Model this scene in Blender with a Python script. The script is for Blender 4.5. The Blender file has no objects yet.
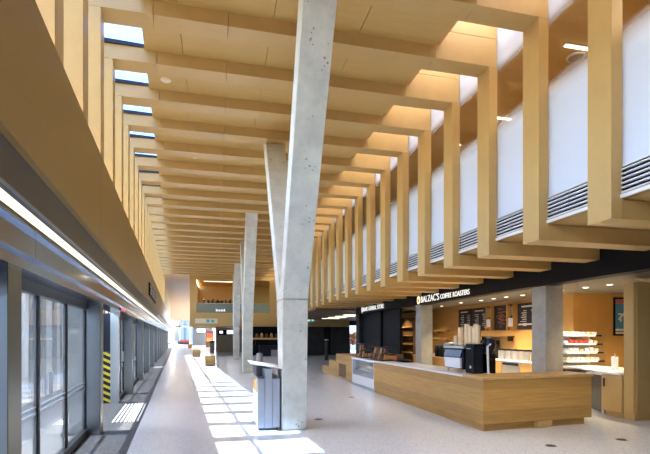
import bpy, bmesh, math, random
from mathutils import Vector, Matrix
random.seed(4)
SC = bpy.context.scene
COL = SC.collection
R = math.radians
LEFT_ROT = R(4.5)            # the platform side runs 4.5 degrees off the shop side
LC, LS = math.cos(LEFT_ROT), math.sin(LEFT_ROT)
def LW(xp, yp, z=0.0):       # platform-side coordinates to world
    return Vector((xp*LC - yp*LS, xp*LS + yp*LC, z))
ORD = ['nearest', 'second nearest', 'third', 'fourth', 'fifth', 'sixth', 'seventh', 'eighth', 'ninth', 'tenth', 'eleventh',
       'twelfth', 'thirteenth', 'fourteenth', 'fifteenth', 'sixteenth', 'seventeenth', 'eighteenth', 'nineteenth', 'twentieth',
       'twenty-first', 'twenty-second', 'twenty-third', 'twenty-fourth', 'twenty-fifth', 'twenty-sixth', 'twenty-seventh',
       'twenty-eighth', 'twenty-ninth', 'thirtieth', 'thirty-first']

# ------------------------------------------------------------------ materials
def new_mat(name):
    m = bpy.data.materials.new(name); m.use_nodes = True
    nt = m.node_tree
    return m, nt, nt.nodes['Principled BSDF'], nt.nodes, nt.links
def plain(name, col, rough=0.6, metal=0.0, spec=0.5, noise=0.0, nscale=8.0):
    m, nt, b, N, L = new_mat(name)
    b.inputs['Base Color'].default_value = (*col, 1)
    b.inputs['Roughness'].default_value = rough
    b.inputs['Metallic'].default_value = metal
    b.inputs['Specular IOR Level'].default_value = spec
    if noise:
        tc = N.new('ShaderNodeTexCoord'); t = N.new('ShaderNodeTexNoise'); t.inputs['Scale'].default_value = nscale
        t.inputs['Detail'].default_value = 5
        r = N.new('ShaderNodeValToRGB')
        r.color_ramp.elements[0].position = 0.3; r.color_ramp.elements[1].position = 0.7
        r.color_ramp.elements[0].color = (*[c*(1-noise) for c in col], 1)
        r.color_ramp.elements[1].color = (*[min(1, c*(1+noise)) for c in col], 1)
        L.new(tc.outputs['Object'], t.inputs['Vector']); L.new(t.outputs['Fac'], r.inputs['Fac'])
        L.new(r.outputs['Color'], b.inputs['Base Color'])
    return m
def wood(name, col, scale=(1, 1, 1), amount=0.12, rough=0.5, boards=None, spec=0.4):
    m, nt, b, N, L = new_mat(name)
    tc = N.new('ShaderNodeTexCoord'); mp = N.new('ShaderNodeMapping')
    mp.inputs['Scale'].default_value = scale
    t = N.new('ShaderNodeTexNoise'); t.inputs['Scale'].default_value = 3.0; t.inputs['Detail'].default_value = 6
    t.inputs['Roughness'].default_value = 0.65
    r = N.new('ShaderNodeValToRGB')
    r.color_ramp.elements[0].position = 0.25; r.color_ramp.elements[1].position = 0.75
    r.color_ramp.elements[0].color = (*[c*(1-amount) for c in col], 1)
    r.color_ramp.elements[1].color = (*[min(1, c*(1+amount)) for c in col], 1)
    L.new(tc.outputs['Object'], mp.inputs['Vector']); L.new(mp.outputs['Vector'], t.inputs['Vector'])
    L.new(t.outputs['Fac'], r.inputs['Fac'])
    out = r.outputs['Color']
    if boards:
        # horizontal boards of random tone
        sp = N.new('ShaderNodeSeparateXYZ'); L.new(tc.outputs['Object'], sp.inputs[0])
        dv = N.new('ShaderNodeMath'); dv.operation = 'DIVIDE'; dv.inputs[1].default_value = boards
        fl = N.new('ShaderNodeMath'); fl.operation = 'FLOOR'
        wn = N.new('ShaderNodeTexWhiteNoise'); wn.noise_dimensions = '1D'
        mr = N.new('ShaderNodeMapRange'); mr.inputs['To Min'].default_value = 0.86; mr.inputs['To Max'].default_value = 1.12
        mx = N.new('ShaderNodeVectorMath'); mx.operation = 'SCALE'
        L.new(sp.outputs['Z'], dv.inputs[0]); L.new(dv.outputs[0], fl.inputs[0]); L.new(fl.outputs[0], wn.inputs['W'])
        L.new(wn.outputs['Value'], mr.inputs['Value']); L.new(out, mx.inputs[0]); L.new(mr.outputs[0], mx.inputs['Scale'])
        out = mx.outputs[0]
    L.new(out, b.inputs['Base Color'])
    b.inputs['Roughness'].default_value = rough
    b.inputs['Specular IOR Level'].default_value = spec
    return m
def concrete_mat(name, col):
    m, nt, b, N, L = new_mat(name)
    tc = N.new('ShaderNodeTexCoord')
    t = N.new('ShaderNodeTexNoise'); t.inputs['Scale'].default_value = 2.2; t.inputs['Detail'].default_value = 8
    t.inputs['Roughness'].default_value = 0.7
    r = N.new('ShaderNodeValToRGB')
    r.color_ramp.elements[0].position = 0.32; r.color_ramp.elements[1].position = 0.66
    r.color_ramp.elements[0].color = (*[c*0.78 for c in col], 1); r.color_ramp.elements[1].color = (*[c*1.08 for c in col], 1)
    # blow holes
    v = N.new('ShaderNodeTexVoronoi'); v.inputs['Scale'].default_value = 15
    n2 = N.new('ShaderNodeTexNoise'); n2.inputs['Scale'].default_value = 2.6
    th = N.new('ShaderNodeMapRange'); th.inputs['From Min'].default_value = 0.5; th.inputs['From Max'].default_value = 0.72
    th.inputs['To Min'].default_value = 0.0; th.inputs['To Max'].default_value = 0.33
    lt = N.new('ShaderNodeMath'); lt.operation = 'LESS_THAN'
    mx = N.new('ShaderNodeMix'); mx.data_type = 'RGBA'
    mx.inputs['B'].default_value = (*[c*0.42 for c in col], 1)
    for q in (t, v, n2): L.new(tc.outputs['Object'], q.inputs['Vector'])
    L.new(t.outputs['Fac'], r.inputs['Fac']); L.new(n2.outputs['Fac'], th.inputs['Value'])
    L.new(v.outputs['Distance'], lt.inputs[0]); L.new(th.outputs[0], lt.inputs[1])
    L.new(lt.outputs[0], mx.inputs['Factor']); L.new(r.outputs['Color'], mx.inputs['A'])
    L.new(mx.outputs['Result'], b.inputs['Base Color'])
    b.inputs['Roughness'].default_value = 0.75
    return m
def terrazzo(name, base, lo, hi, scale, rough):
    m, nt, b, N, L = new_mat(name)
    tc = N.new('ShaderNodeTexCoord')
    v = N.new('ShaderNodeTexVoronoi'); v.inputs['Scale'].default_value = scale
    r = N.new('ShaderNodeValToRGB'); r.color_ramp.interpolation = 'CONSTANT'
    r.color_ramp.elements[0].color = (*lo, 1)
    r.color_ramp.elements[1].position = 0.12; r.color_ramp.elements[1].color = (*base, 1)
    e = r.color_ramp.elements.new(0.72); e.color = (*hi, 1)
    sp = N.new('ShaderNodeSeparateColor')
    L.new(tc.outputs['Object'], v.inputs['Vector']); L.new(v.outputs['Color'], sp.inputs[0]); L.new(sp.outputs[0], r.inputs['Fac'])
    L.new(r.outputs['Color'], b.inputs['Base Color'])
    b.inputs['Roughness'].default_value = rough
    return m
def emit(name, col, strength):
    m, nt, b, N, L = new_mat(name)
    b.inputs['Base Color'].default_value = (*col, 1)
    b.inputs['Emission Color'].default_value = (*col, 1); b.inputs['Emission Strength'].default_value = strength
    return m
def facing_reflect(N, L, f0, f1):
    lw = N.new('ShaderNodeLayerWeight'); lw.inputs['Blend'].default_value = .5
    pw = N.new('ShaderNodeMath'); pw.operation = 'POWER'; pw.inputs[1].default_value = 4.0
    mr = N.new('ShaderNodeMapRange'); mr.inputs['To Min'].default_value = f0; mr.inputs['To Max'].default_value = f1
    L.new(lw.outputs['Facing'], pw.inputs[0]); L.new(pw.outputs[0], mr.inputs['Value'])
    return mr
def glass(name, tint, refl_rough=0.02, f0=1.45, haze=0.0, haze_col=(.8, .85, .9)):
    m, nt, b, N, L = new_mat(name)
    N.remove(b)
    out = N['Material Output']
    tr = N.new('ShaderNodeBsdfTransparent'); tr.inputs['Color'].default_value = (*tint, 1)
    gl = N.new('ShaderNodeBsdfGlossy'); gl.inputs['Roughness'].default_value = refl_rough
    fr = facing_reflect(N, L, (f0-1)/10, .75)
    mx = N.new('ShaderNodeMixShader')
    body = tr.outputs[0]
    if haze:
        df = N.new('ShaderNodeBsdfDiffuse'); df.inputs['Color'].default_value = (*haze_col, 1)
        m2 = N.new('ShaderNodeMixShader'); m2.inputs[0].default_value = haze
        L.new(tr.outputs[0], m2.inputs[1]); L.new(df.outputs[0], m2.inputs[2]); body = m2.outputs[0]
    L.new(fr.outputs[0], mx.inputs[0]); L.new(body, mx.inputs[1]); L.new(gl.outputs[0], mx.inputs[2])
    L.new(mx.outputs[0], out.inputs['Surface'])
    return m
def frost_glare_gradient(name):
    # clear pane frosted up to 5.8 m; the white above 6.9 m is painted sky glare
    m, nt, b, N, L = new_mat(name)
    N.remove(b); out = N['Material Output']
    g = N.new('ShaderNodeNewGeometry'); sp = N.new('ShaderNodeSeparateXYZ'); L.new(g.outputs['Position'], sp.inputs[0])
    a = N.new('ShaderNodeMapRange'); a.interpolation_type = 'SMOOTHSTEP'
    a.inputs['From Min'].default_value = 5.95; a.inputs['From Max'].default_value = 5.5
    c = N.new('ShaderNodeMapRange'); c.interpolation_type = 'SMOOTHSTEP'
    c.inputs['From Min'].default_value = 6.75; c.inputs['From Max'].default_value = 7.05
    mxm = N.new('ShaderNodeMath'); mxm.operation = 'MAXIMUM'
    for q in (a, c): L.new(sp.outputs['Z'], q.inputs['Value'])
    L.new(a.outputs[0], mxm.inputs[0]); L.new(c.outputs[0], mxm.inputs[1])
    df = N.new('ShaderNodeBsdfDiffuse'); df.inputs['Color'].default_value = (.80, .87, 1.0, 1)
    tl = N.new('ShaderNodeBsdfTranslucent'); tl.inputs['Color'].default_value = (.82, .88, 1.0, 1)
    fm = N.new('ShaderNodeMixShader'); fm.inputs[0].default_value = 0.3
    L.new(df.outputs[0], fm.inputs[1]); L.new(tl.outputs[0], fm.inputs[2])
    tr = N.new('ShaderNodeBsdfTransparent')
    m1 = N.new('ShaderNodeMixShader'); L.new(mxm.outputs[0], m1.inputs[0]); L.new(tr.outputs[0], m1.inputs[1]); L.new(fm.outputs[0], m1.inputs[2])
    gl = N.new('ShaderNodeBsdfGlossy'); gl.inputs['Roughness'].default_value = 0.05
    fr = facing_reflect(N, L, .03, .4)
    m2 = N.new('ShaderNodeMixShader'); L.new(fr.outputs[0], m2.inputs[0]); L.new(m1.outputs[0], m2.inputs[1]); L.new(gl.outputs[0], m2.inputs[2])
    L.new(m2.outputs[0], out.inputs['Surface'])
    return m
def opal(name, col, amount):
    m, nt, b, N, L = new_mat(name)
    N.remove(b); out = N['Material Output']
    tl = N.new('ShaderNodeBsdfTranslucent'); tl.inputs['Color'].default_value = (*col, 1)
    df = N.new('ShaderNodeBsdfDiffuse'); df.inputs['Color'].default_value = (*col, 1)
    m1 = N.new('ShaderNodeMixShader'); m1.inputs[0].default_value = amount
    L.new(df.outputs[0], m1.inputs[1]); L.new(tl.outputs[0], m1.inputs[2]); L.new(m1.outputs[0], out.inputs['Surface'])
    return m
def chevron_mat(name):
    m, nt, b, N, L = new_mat(name)
    tc = N.new('ShaderNodeTexCoord'); sp = N.new('ShaderNodeSeparateXYZ'); L.new(tc.outputs['Object'], sp.inputs[0])
    k = N.new('ShaderNodeMath'); k.operation = 'MULTIPLY'; k.inputs[1].default_value = 0.5
    ad = N.new('ShaderNodeMath'); ad.operation = 'ADD'
    L.new(sp.outputs['X'], k.inputs[0]); L.new(k.outputs[0], ad.inputs[0]); L.new(sp.outputs['Z'], ad.inputs[1])
    md = N.new('ShaderNodeMath'); md.operation = 'FLOORED_MODULO'; md.inputs[1].default_value = 0.17
    L.new(ad.outputs[0], md.inputs[0])
    lt = N.new('ShaderNodeMath'); lt.operation = 'LESS_THAN'; lt.inputs[1].default_value = 0.075
    L.new(md.outputs[0], lt.inputs[0])
    mx = N.new('ShaderNodeMix'); mx.data_type = 'RGBA'
    mx.inputs['A'].default_value = (.012, .012, .016, 1); mx.inputs['B'].default_value = (.85, .72, .06, 1)
    L.new(lt.outputs[0], mx.inputs['Factor']); L.new(mx.outputs['Result'], b.inputs['Base Color'])
    return m

M = {}
M['timber'] = wood('pale maple veneer', (.55, .355, .125), (1.2, 1.2, 1.2), .05, .42)
M['ceilwood'] = wood('ceiling veneer', (.55, .352, .11), (.5, 3, 3), .05, .5)
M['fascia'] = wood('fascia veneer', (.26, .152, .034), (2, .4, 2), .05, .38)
M['oak'] = wood('oak boards', (.51, .30, .09), (.5, .5, 9), .20, .45, boards=.19)
M['oaktop'] = wood('oak top', (.58, .36, .14), (6, .6, 1), .18, .3)
M['orange'] = wood('warm wood wall', (.56, .30, .085), (1, 1, .5), .07, .5)
M['walnut'] = wood('dark slat wood', (.13, .07, .03), (1, 1, 4), .2, .5)
M['concrete'] = concrete_mat('cast concrete', (.69, .695, .615))
M['concrete2'] = concrete_mat('rough concrete', (.42, .41, .37))
M['floor'] = terrazzo('terrazzo', (.64, .68, .745), (.47, .50, .55), (.71, .75, .80), 75, .17)
M['granite'] = terrazzo('dark granite', (.055, .06, .07), (.15, .15, .17), (.04, .042, .05), 60, .42)
M['metal'] = plain('satin steel panel', (.46, .49, .52), .28, 1.0)
M['bronze'] = plain('dark bronze panel', (.055, .046, .035), .4, .3)
M['header'] = plain('blue grey polished panel', (.25, .32, .43), .14, 1.0)
M['gold'] = plain('bronze edge', (.16, .145, .095), .35, .7)
M['dark'] = plain('black metal', (.02, .021, .025), .4, .3)
M['black'] = plain('black paint', (.006, .006, .008), .6, spec=.2)
M['charcoal'] = plain('charcoal wall', (.042, .041, .040), .7, spec=.2, noise=.2, nscale=2)
M['bulkhead'] = plain('grey brown plaster', (.16, .135, .10), .7)
M['white'] = plain('white laminate', (.80, .81, .83), .3)
M['quartz'] = plain('white quartz', (.82, .83, .86), .18)
M['binmetal'] = plain('light grey powder coat', (.40, .43, .47), .4, .25)
M['bindark'] = plain('bin slot grey', (.10, .11, .14), .5)
M['louvre'] = plain('louvre white', (.78, .80, .84), .4)
M['kraft'] = plain('kraft paper', (.86, .68, .42), .7)
M['cardred'] = plain('red wrappers', (.65, .08, .06), .5)
M['snack'] = plain('snack bags', (.16, .06, .04), .45, noise=.9, nscale=16)
M['steel'] = plain('polished steel', (.68, .68, .68), .38, .9)
M['menu'] = plain('menu brown', (.030, .018, .016), .55)
M['chalk'] = plain('chalk white', (.75, .72, .66), .6)
M['ember'] = plain('ember orange', (.80, .25, .05), .6)
M['posterblue'] = plain('poster blue', (.06, .26, .52), .4)
M['postercream'] = plain('poster cream', (.8, .72, .5), .4)
M['posterred'] = plain('poster red', (.6, .12, .1), .4)
M['yellow'] = plain('yellow plastic', (.85, .68, .05), .4)
M['signface'] = emit('sign white', (1, .98, .95), .22)
M['cream'] = emit('sign cream', (1, .84, .5), .5)
M['strip'] = emit('warm light strip', (1, .84, .56), .5)
M['lamp'] = emit('warm lamp', (1, .82, .55), 2.2)
M['coollamp'] = emit('shelf light', (1, .85, .6), .9)
M['screen'] = emit('lit screen', (.75, .85, .95), .9)
M['exitgreen'] = emit('green pictogram sign', (.05, .25, .24), .2)
M['doorglass'] = glass('door glass', (.86, .90, .93), .015, 1.5, .24, (.70, .78, .85))
M['clear'] = glass('clear glass', (.97, .98, .98))
M['greyglass'] = glass('grey end glass', (.55, .62, .70))
M['solar'] = glass('blue solar glass', (.66, .77, .95))
M['caseglass'] = glass('case glass', (.93, .95, .96), .02, 1.4)
M['balglass'] = glass('green balustrade glass', (.62, .74, .70), .02, 1.5, .35, (.45, .55, .50))
M['frost'] = frost_glare_gradient('etched pane')
M['opal'] = opal('opal skylight glass', (.92, .92, .92), .85)
M['chevron'] = chevron_mat('yellow black hazard stripes')
M['navy'] = plain('navy panel', (.010, .014, .030), .3)
M['sofa'] = plain('red upholstery', (.40, .07, .05), .7)
M['outside'] = plain('pale concrete outside', (.70, .73, .78), .8)
M['ballast'] = plain('track ballast', (.15, .155, .165), .9, noise=.4, nscale=14)
M['foliage'] = plain('rust leaves', (.34, .12, .04), .8, noise=.5, nscale=20)
M['bronzeleaf'] = plain('dark bronze foliage', (.06, .04, .025), .6, noise=.6, nscale=9)
M['goldbit'] = plain('brass fitting', (.55, .36, .12), .35, .6)
M['papers'] = plain('paper', (.82, .83, .86), .6)

# ------------------------------------------------------------------ helpers
class MB:
    def __init__(s): s.bm = bmesh.new()
    def hexa(s, b, t):
        v = [s.bm.verts.new(p) for p in list(b) + list(t)]
        for f in ((3, 2, 1, 0), (4, 5, 6, 7), (0, 1, 5, 4), (1, 2, 6, 5), (2, 3, 7, 6), (3, 0, 4, 7)):
            s.bm.faces.new([v[i] for i in f])
        return s
    def box(s, x0, x1, y0, y1, z0, z1):
        return s.hexa([(x0, y0, z0), (x1, y0, z0), (x1, y1, z0), (x0, y1, z0)], [(x0, y0, z1), (x1, y0, z1), (x1, y1, z1), (x0, y1, z1)])
    def prism(s, poly, z0, z1):
        n = len(poly)
        lo = [s.bm.verts.new((x, y, z0)) for x, y in poly]; hi = [s.bm.verts.new((x, y, z1)) for x, y in poly]
        s.bm.faces.new(lo[::-1]); s.bm.faces.new(hi)
        for i in range(n): s.bm.faces.new((lo[i], lo[(i+1) % n], hi[(i+1) % n], hi[i]))
        return s
    def prism_x(s, poly, x0, x1):          # poly in (y, z)
        n = len(poly)
        lo = [s.bm.verts.new((x0, y, z)) for y, z in poly]; hi = [s.bm.verts.new((x1, y, z)) for y, z in poly]
        s.bm.faces.new(lo); s.bm.faces.new(hi[::-1])
        for i in range(n): s.bm.faces.new((lo[(i+1) % n], lo[i], hi[i], hi[(i+1) % n]))
        return s
    def prism_y(s, poly, y0, y1):          # poly in (x, z)
        n = len(poly)
        lo = [s.bm.verts.new((x, y0, z)) for x, z in poly]; hi = [s.bm.verts.new((x, y1, z)) for x, z in poly]
        s.bm.faces.new(lo[::-1]); s.bm.faces.new(hi)
        for i in range(n): s.bm.faces.new((lo[i], lo[(i+1) % n], hi[(i+1) % n], hi[i]))
        return s
    def cyl(s, x, y, z0, z1, r, r1=None, n=20):
        r1 = r if r1 is None else r1
        lo = [s.bm.verts.new((x+r*math.cos(2*math.pi*i/n), y+r*math.sin(2*math.pi*i/n), z0)) for i in range(n)]
        hi = [s.bm.verts.new((x+r1*math.cos(2*math.pi*i/n), y+r1*math.sin(2*math.pi*i/n), z1)) for i in range(n)]
        s.bm.faces.new(lo[::-1]); s.bm.faces.new(hi)
        for i in range(n): s.bm.faces.new((lo[i], lo[(i+1) % n], hi[(i+1) % n], hi[i]))
        return s
    def lathe(s, x, y, prof, n=20):        # prof: list of (r, z)
        rings = []
        for r, z in prof:
            rings.append([s.bm.verts.new((x+max(r, 1e-4)*math.cos(2*math.pi*i/n), y+max(r, 1e-4)*math.sin(2*math.pi*i/n), z)) for i in range(n)])
        s.bm.faces.new(rings[0][::-1]); s.bm.faces.new(rings[-1])
        for a, b in zip(rings, rings[1:]):
            for i in range(n): s.bm.faces.new((a[i], a[(i+1) % n], b[(i+1) % n], b[i]))
        return s
    def tube(s, p, q, r, n=10):
        p, q = Vector(p), Vector(q); d = (q-p).normalized()
        u = d.orthogonal().normalized(); w = d.cross(u)
        lo = [s.bm.verts.new(p+r*(u*math.cos(2*math.pi*i/n)+w*math.sin(2*math.pi*i/n))) for i in range(n)]
        hi = [s.bm.verts.new(q+r*(u*math.cos(2*math.pi*i/n)+w*math.sin(2*math.pi*i/n))) for i in range(n)]
        s.bm.faces.new(lo[::-1]); s.bm.faces.new(hi)
        for i in range(n): s.bm.faces.new((lo[i], lo[(i+1) % n], hi[(i+1) % n], hi[i]))
        return s
    def blob(s, c, r, sub=2, jit=0.0, sq=(1, 1, 1)):
        k = bmesh.ops.create_icosphere(s.bm, subdivisions=sub, radius=1.0)
        for v in k['verts']:
            f = 1+random.uniform(-jit, jit)
            v.co = Vector((c[0]+v.co.x*r*sq[0]*f, c[1]+v.co.y*r*sq[1]*f, c[2]+v.co.z*r*sq[2]*f))
        return s
    def build(s, name, mat, parent=None, bevel=0.0, loc=None, rz=0.0, smooth=False):
        bmesh.ops.recalc_face_normals(s.bm, faces=s.bm.faces)
        me = bpy.data.meshes.new(name); s.bm.to_mesh(me); s.bm.free()
        if smooth:
            for p in me.polygons: p.use_smooth = True
        me.materials.append(mat if not isinstance(mat, str) else M[mat])
        o = bpy.data.objects.new(name, me); COL.objects.link(o)
        if parent is not None: o.parent = parent
        if loc is not None: o.location = loc
        o.rotation_euler.z = rz
        if bevel:
            b = o.modifiers.new('bevel', 'BEVEL'); b.width = bevel; b.segments = 2; b.limit_method = 'ANGLE'
        return o
def tag(o, label=None, cat=None, group=None, kind=None):
    if label: o['label'] = label
    if cat: o['category'] = cat
    if group: o['group'] = group
    if kind: o['kind'] = kind
    return o
def thing(name, label, cat, loc=(0, 0, 0), rz=0.0, group=None):
    o = bpy.data.objects.new(name, None); COL.objects.link(o)
    o.empty_display_size = .1
    o.location = loc; o.rotation_euler.z = rz
    return tag(o, label, cat, group)
def struct_empty(name, loc=(0, 0, 0), rz=0.0):
    o = bpy.data.objects.new(name, None); COL.objects.link(o); o.location = loc; o.rotation_euler.z = rz
    o['kind'] = 'structure'; return o
def struct(mb, name, mat, rz=0.0, label=None, cat=None):
    o = mb.build(name, mat, rz=rz); o['kind'] = 'structure'
    return tag(o, label, cat)
def copy_tree(o, parent=None):
    c = o.copy(); COL.objects.link(c)
    if parent is not None: c.parent = parent
    for ch in list(o.children): copy_tree(ch, c)
    return c
def text(body, name, mat, size, parent=None, extrude=0.006, loc=(0, 0, 0), rot=None, width=None, align='LEFT'):
    cu = bpy.data.curves.new(name, 'FONT'); cu.body = body; cu.size = size; cu.extrude = extrude; cu.align_x = align
    t = bpy.data.objects.new(name+'_curve', cu); COL.objects.link(t)
    dg = bpy.context.evaluated_depsgraph_get()
    me = bpy.data.meshes.new_from_object(t.evaluated_get(dg))
    bpy.data.objects.remove(t)
    if width:
        xs = [v.co.x for v in me.vertices]; k = width/(max(xs)-min(xs)); x0 = min(xs)
        for v in me.vertices: v.co.x = (v.co.x-x0)*k
    me.materials.clear(); me.materials.append(M[mat])
    o = bpy.data.objects.new(name, me); COL.objects.link(o)
    if parent is not None: o.parent = parent
    o.location = loc
    if rot is not None: o.rotation_euler = rot
    return o
FACE_HALL = (R(90), 0, R(-90))       # lettering read from the hall: text x axis -> -y, up -> z
FACE_CAM = (R(90), 0, 0)             # lettering read from the near end

# ------------------------------------------------------------------ layout numbers
PITCH = 1.43; Y0 = .82; NF = 29
SKEW = .0157                        # the frames stand 0.9 degrees off square
ZB, ZS = 6.90, 7.13                   # beam underside, ceiling underside
XG = 5.24                             # right glazing plane
XW = 3.93                             # ceiling edge at the right light well
XP = 5.05                             # hall face of right posts
XBAND = 7.60
XL = -1.15                            # hall face of left posts (platform coordinates)
YEND = Y0 + NF*PITCH
def xl(y, off=XL): return (off - LS*y)/LC

# ------------------------------------------------------------------ floor and shell
struct(MB().prism([tuple(LW(-.73, -5)[:2]), (16, -5), (16, 125), tuple(LW(-.73, 125)[:2])], -.3, 0), 'floor', 'floor')
g = MB().box(-1.62, -.73, -5, 125, -.3, -.0005)
struct(g, 'trim_1', 'granite', LEFT_ROT)
struct(MB().box(-60, -1.62, -40, 160, -1.3, -1.2), 'floor_outside', 'ballast', LEFT_ROT)
struct(MB().box(-60, 60, 125, 200, -.3, -.02), 'floor_outside.001', 'ballast')

struct(MB().box(-2.2, 13.2, -5.2, -5.0, -.3, 8.3), 'wall_back', 'charcoal')
# ceiling panels between the frames (one ceiling, panel joints as gaps)
mb = MB(); top = MB()
for k in range(-1, NF+1):
    ya, yb = Y0+(k-1)*PITCH+.40, Y0+k*PITCH
    if k == -1: ya = -5
    if k == NF: yb = ya + .9
    cuts = [None, -.64, .92, 2.45, XW]
    for i in range(4):
        g_ = .006
        def slab(x0a, x1a, x0b, x1b):
            q = [(x0a, ya+SKEW*x0a), (x1a, ya+SKEW*x1a), (x1b, yb+SKEW*x1b), (x0b, yb+SKEW*x0b)]
            mb.hexa([(x, y, ZS) for x, y in q], [(x, y, ZS+.06) for x, y in q])
        a0, a1 = xl(ya, -.60), xl(yb, -.60)
        if i == 0:
            if a1 < cuts[1]-.2: slab(a0, cuts[1]-g_, a1, cuts[1]-g_)
        else:
            lo = cuts[i]+g_
            if i == 1 and a1 > cuts[1]-.2: slab(a0, cuts[2]-g_, a1, cuts[2]-g_)
            else: slab(lo, cuts[i+1]-(g_ if i < 3 else 0), lo, cuts[i+1]-(g_ if i < 3 else 0))
struct(mb, 'ceiling', 'ceilwood')
# roof above the panels, open over the left and right skylights
top.hexa([(xl(-5, -.60), -5, ZS+.065), (XW, -5, ZS+.065), (XW, YEND, ZS+.065), (xl(YEND, -.60), YEND, ZS+.065)],
         [(xl(-5, -.60), -5, ZS+.40), (XW, -5, ZS+.40), (XW, YEND, ZS+.40), (xl(YEND, -.60), YEND, ZS+.40)])
top.box(XW, XW+.12, -5, YEND, ZS+.065, 8.3)
struct(top, 'ceiling.001', 'timber')
# opal rooflight over the right well, clear glass over the left strip
struct(MB().box(XW+.12, XG+.3, -.6, YEND, 8.2, 8.24), 'window_roof_opal', 'opal')
struct(MB().box(XW+.12, XG+.3, -5, -.6, 8.1, 8.3).box(-1.7, -.3, -5, .9, ZS+.065, ZS+.4), 'ceiling.003', 'timber')
struct(MB().box(-2.55, 16, YEND+13.4, 68, 5.5, 5.8), 'ceiling.004', 'timber')
struct(MB().box(-2.55, 16, 68, 118, 5.5, 5.56), 'window_roof_far', 'opal')  # opal sheet added so daylight brightens the far hall
# far part of the ceiling beyond the frames
struct(MB().hexa([(xl(YEND, -1.6), YEND+.0, ZS), (-2.3, YEND, ZS), (-2.3, 118, 5.3), (xl(118, -1.6), 118, 5.3)],
                 [(xl(YEND, -1.6), YEND, ZS+.3), (-2.3, YEND, ZS+.3), (-2.3, 118, 5.6), (xl(118, -1.6), 118, 5.6)]), 'ceiling.002', 'timber')

# ------------------------------------------------------------------ timber frames
def make_frame(k):
    ya = Y0+k*PITCH; yb = ya+.40
    base = Vector((xl(ya), ya, 0))
    if k < 10: where = 'first concrete column stands' 
    lab = {0: 'pale timber ceiling frame nearest the camera, mostly above the photo\'s top edge'}.get(
        k, f'pale timber ceiling frame, {ORD[k]} from the near end, spanning hall wall to wall')
    t = thing('timber_frame', lab, 'timber frame', (0, ya, 0), math.atan(SKEW), 'timber frames across the hall ceiling')
    d = .40
    a0, a1 = xl(ya), xl(yb)
    # left post
    p = MB().hexa([(a0-.26, 0, 4.2), (a0, 0, 4.2), (a1, d, 4.2), (a1-.26, d, 4.2)], [(a0-.26, 0, ZB-.004), (a0, 0, ZB-.004), (a1, d, ZB-.004), (a1-.26, d, ZB-.004)])
    p.build('left_post', 'timber', t, .004)
    # beam in three lengths with fine joints, over the well it is deeper
    b = MB(); g_ = .005
    j0, j1 = xl(ya, -.38), xl(yb, -.38)
    b.hexa([(a0-.26, 0, ZB), (j0-g_, 0, ZB), (j1-g_, d, ZB), (a1-.26, d, ZB)], [(a0-.26, 0, ZS+.09), (j0-g_, 0, ZS+.09), (j1-g_, d, ZS+.09), (a1-.26, d, ZS+.09)])
    b.hexa([(j0+g_, 0, ZB), (.17-g_, 0, ZB), (.17-g_, d, ZB), (j1+g_, d, ZB)], [(j0+g_, 0, ZS+.02), (.17-g_, 0, ZS+.02), (.17-g_, d, ZS+.02), (j1+g_, d, ZS+.02)])
    b.box(.17+g_, XW-.004, 0, d, ZB, ZS+.02)
    b.build('beam', 'timber', t)
    w = MB().box(XW+.004, XG-.02, 0, d, ZB, 7.43).box(XW+.004, XG-.02, 0, d, 7.44, 8.18)
    w.build('light_well_fin', 'timber', t)
    q = MB().box(XP, XG-.01, 0, d, 3.30, ZB-.004)
    q.build('right_post', 'timber', t, .004)
    r = MB().box(XG-.01, XBAND-.01, 0, d, 3.30, 3.56)
    r.build('lower_rib', 'timber', t)
    return t
for k in range(NF): make_frame(k)

# ------------------------------------------------------------------ right glazing bays
wn = 0
for k in range(NF):
    ya, yb = Y0+k*PITCH+.40, Y0+(k+1)*PITCH
    if k == 0: ya0 = ya
    wn += 1
    w = struct_empty(f'window_{wn}', (XG, ya+SKEW*XG, 0))
    L_ = yb-ya
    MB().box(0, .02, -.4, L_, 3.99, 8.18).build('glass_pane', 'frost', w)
    s = MB()
    for i in range(6):
        z = 3.645+i*.06
        s.hexa([(-.035, 0, z), (.012, 0, z), (.012, L_, z), (-.035, L_, z)], [(-.035, 0, z+.016), (.012, 0, z+.016), (.012, L_, z+.016), (-.035, L_, z+.016)])
    s.build('louvre', 'louvre', w)
    MB().box(.02, .05, -.4, L_, 3.57, 4.0).build('louvre_backing', 'black', w)
    MB().box(-.05, .03, 0, L_, 3.575, 3.62).box(-.02, .02, 0, L_, 3.99, 4.01).build('sill', 'louvre', w)
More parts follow.
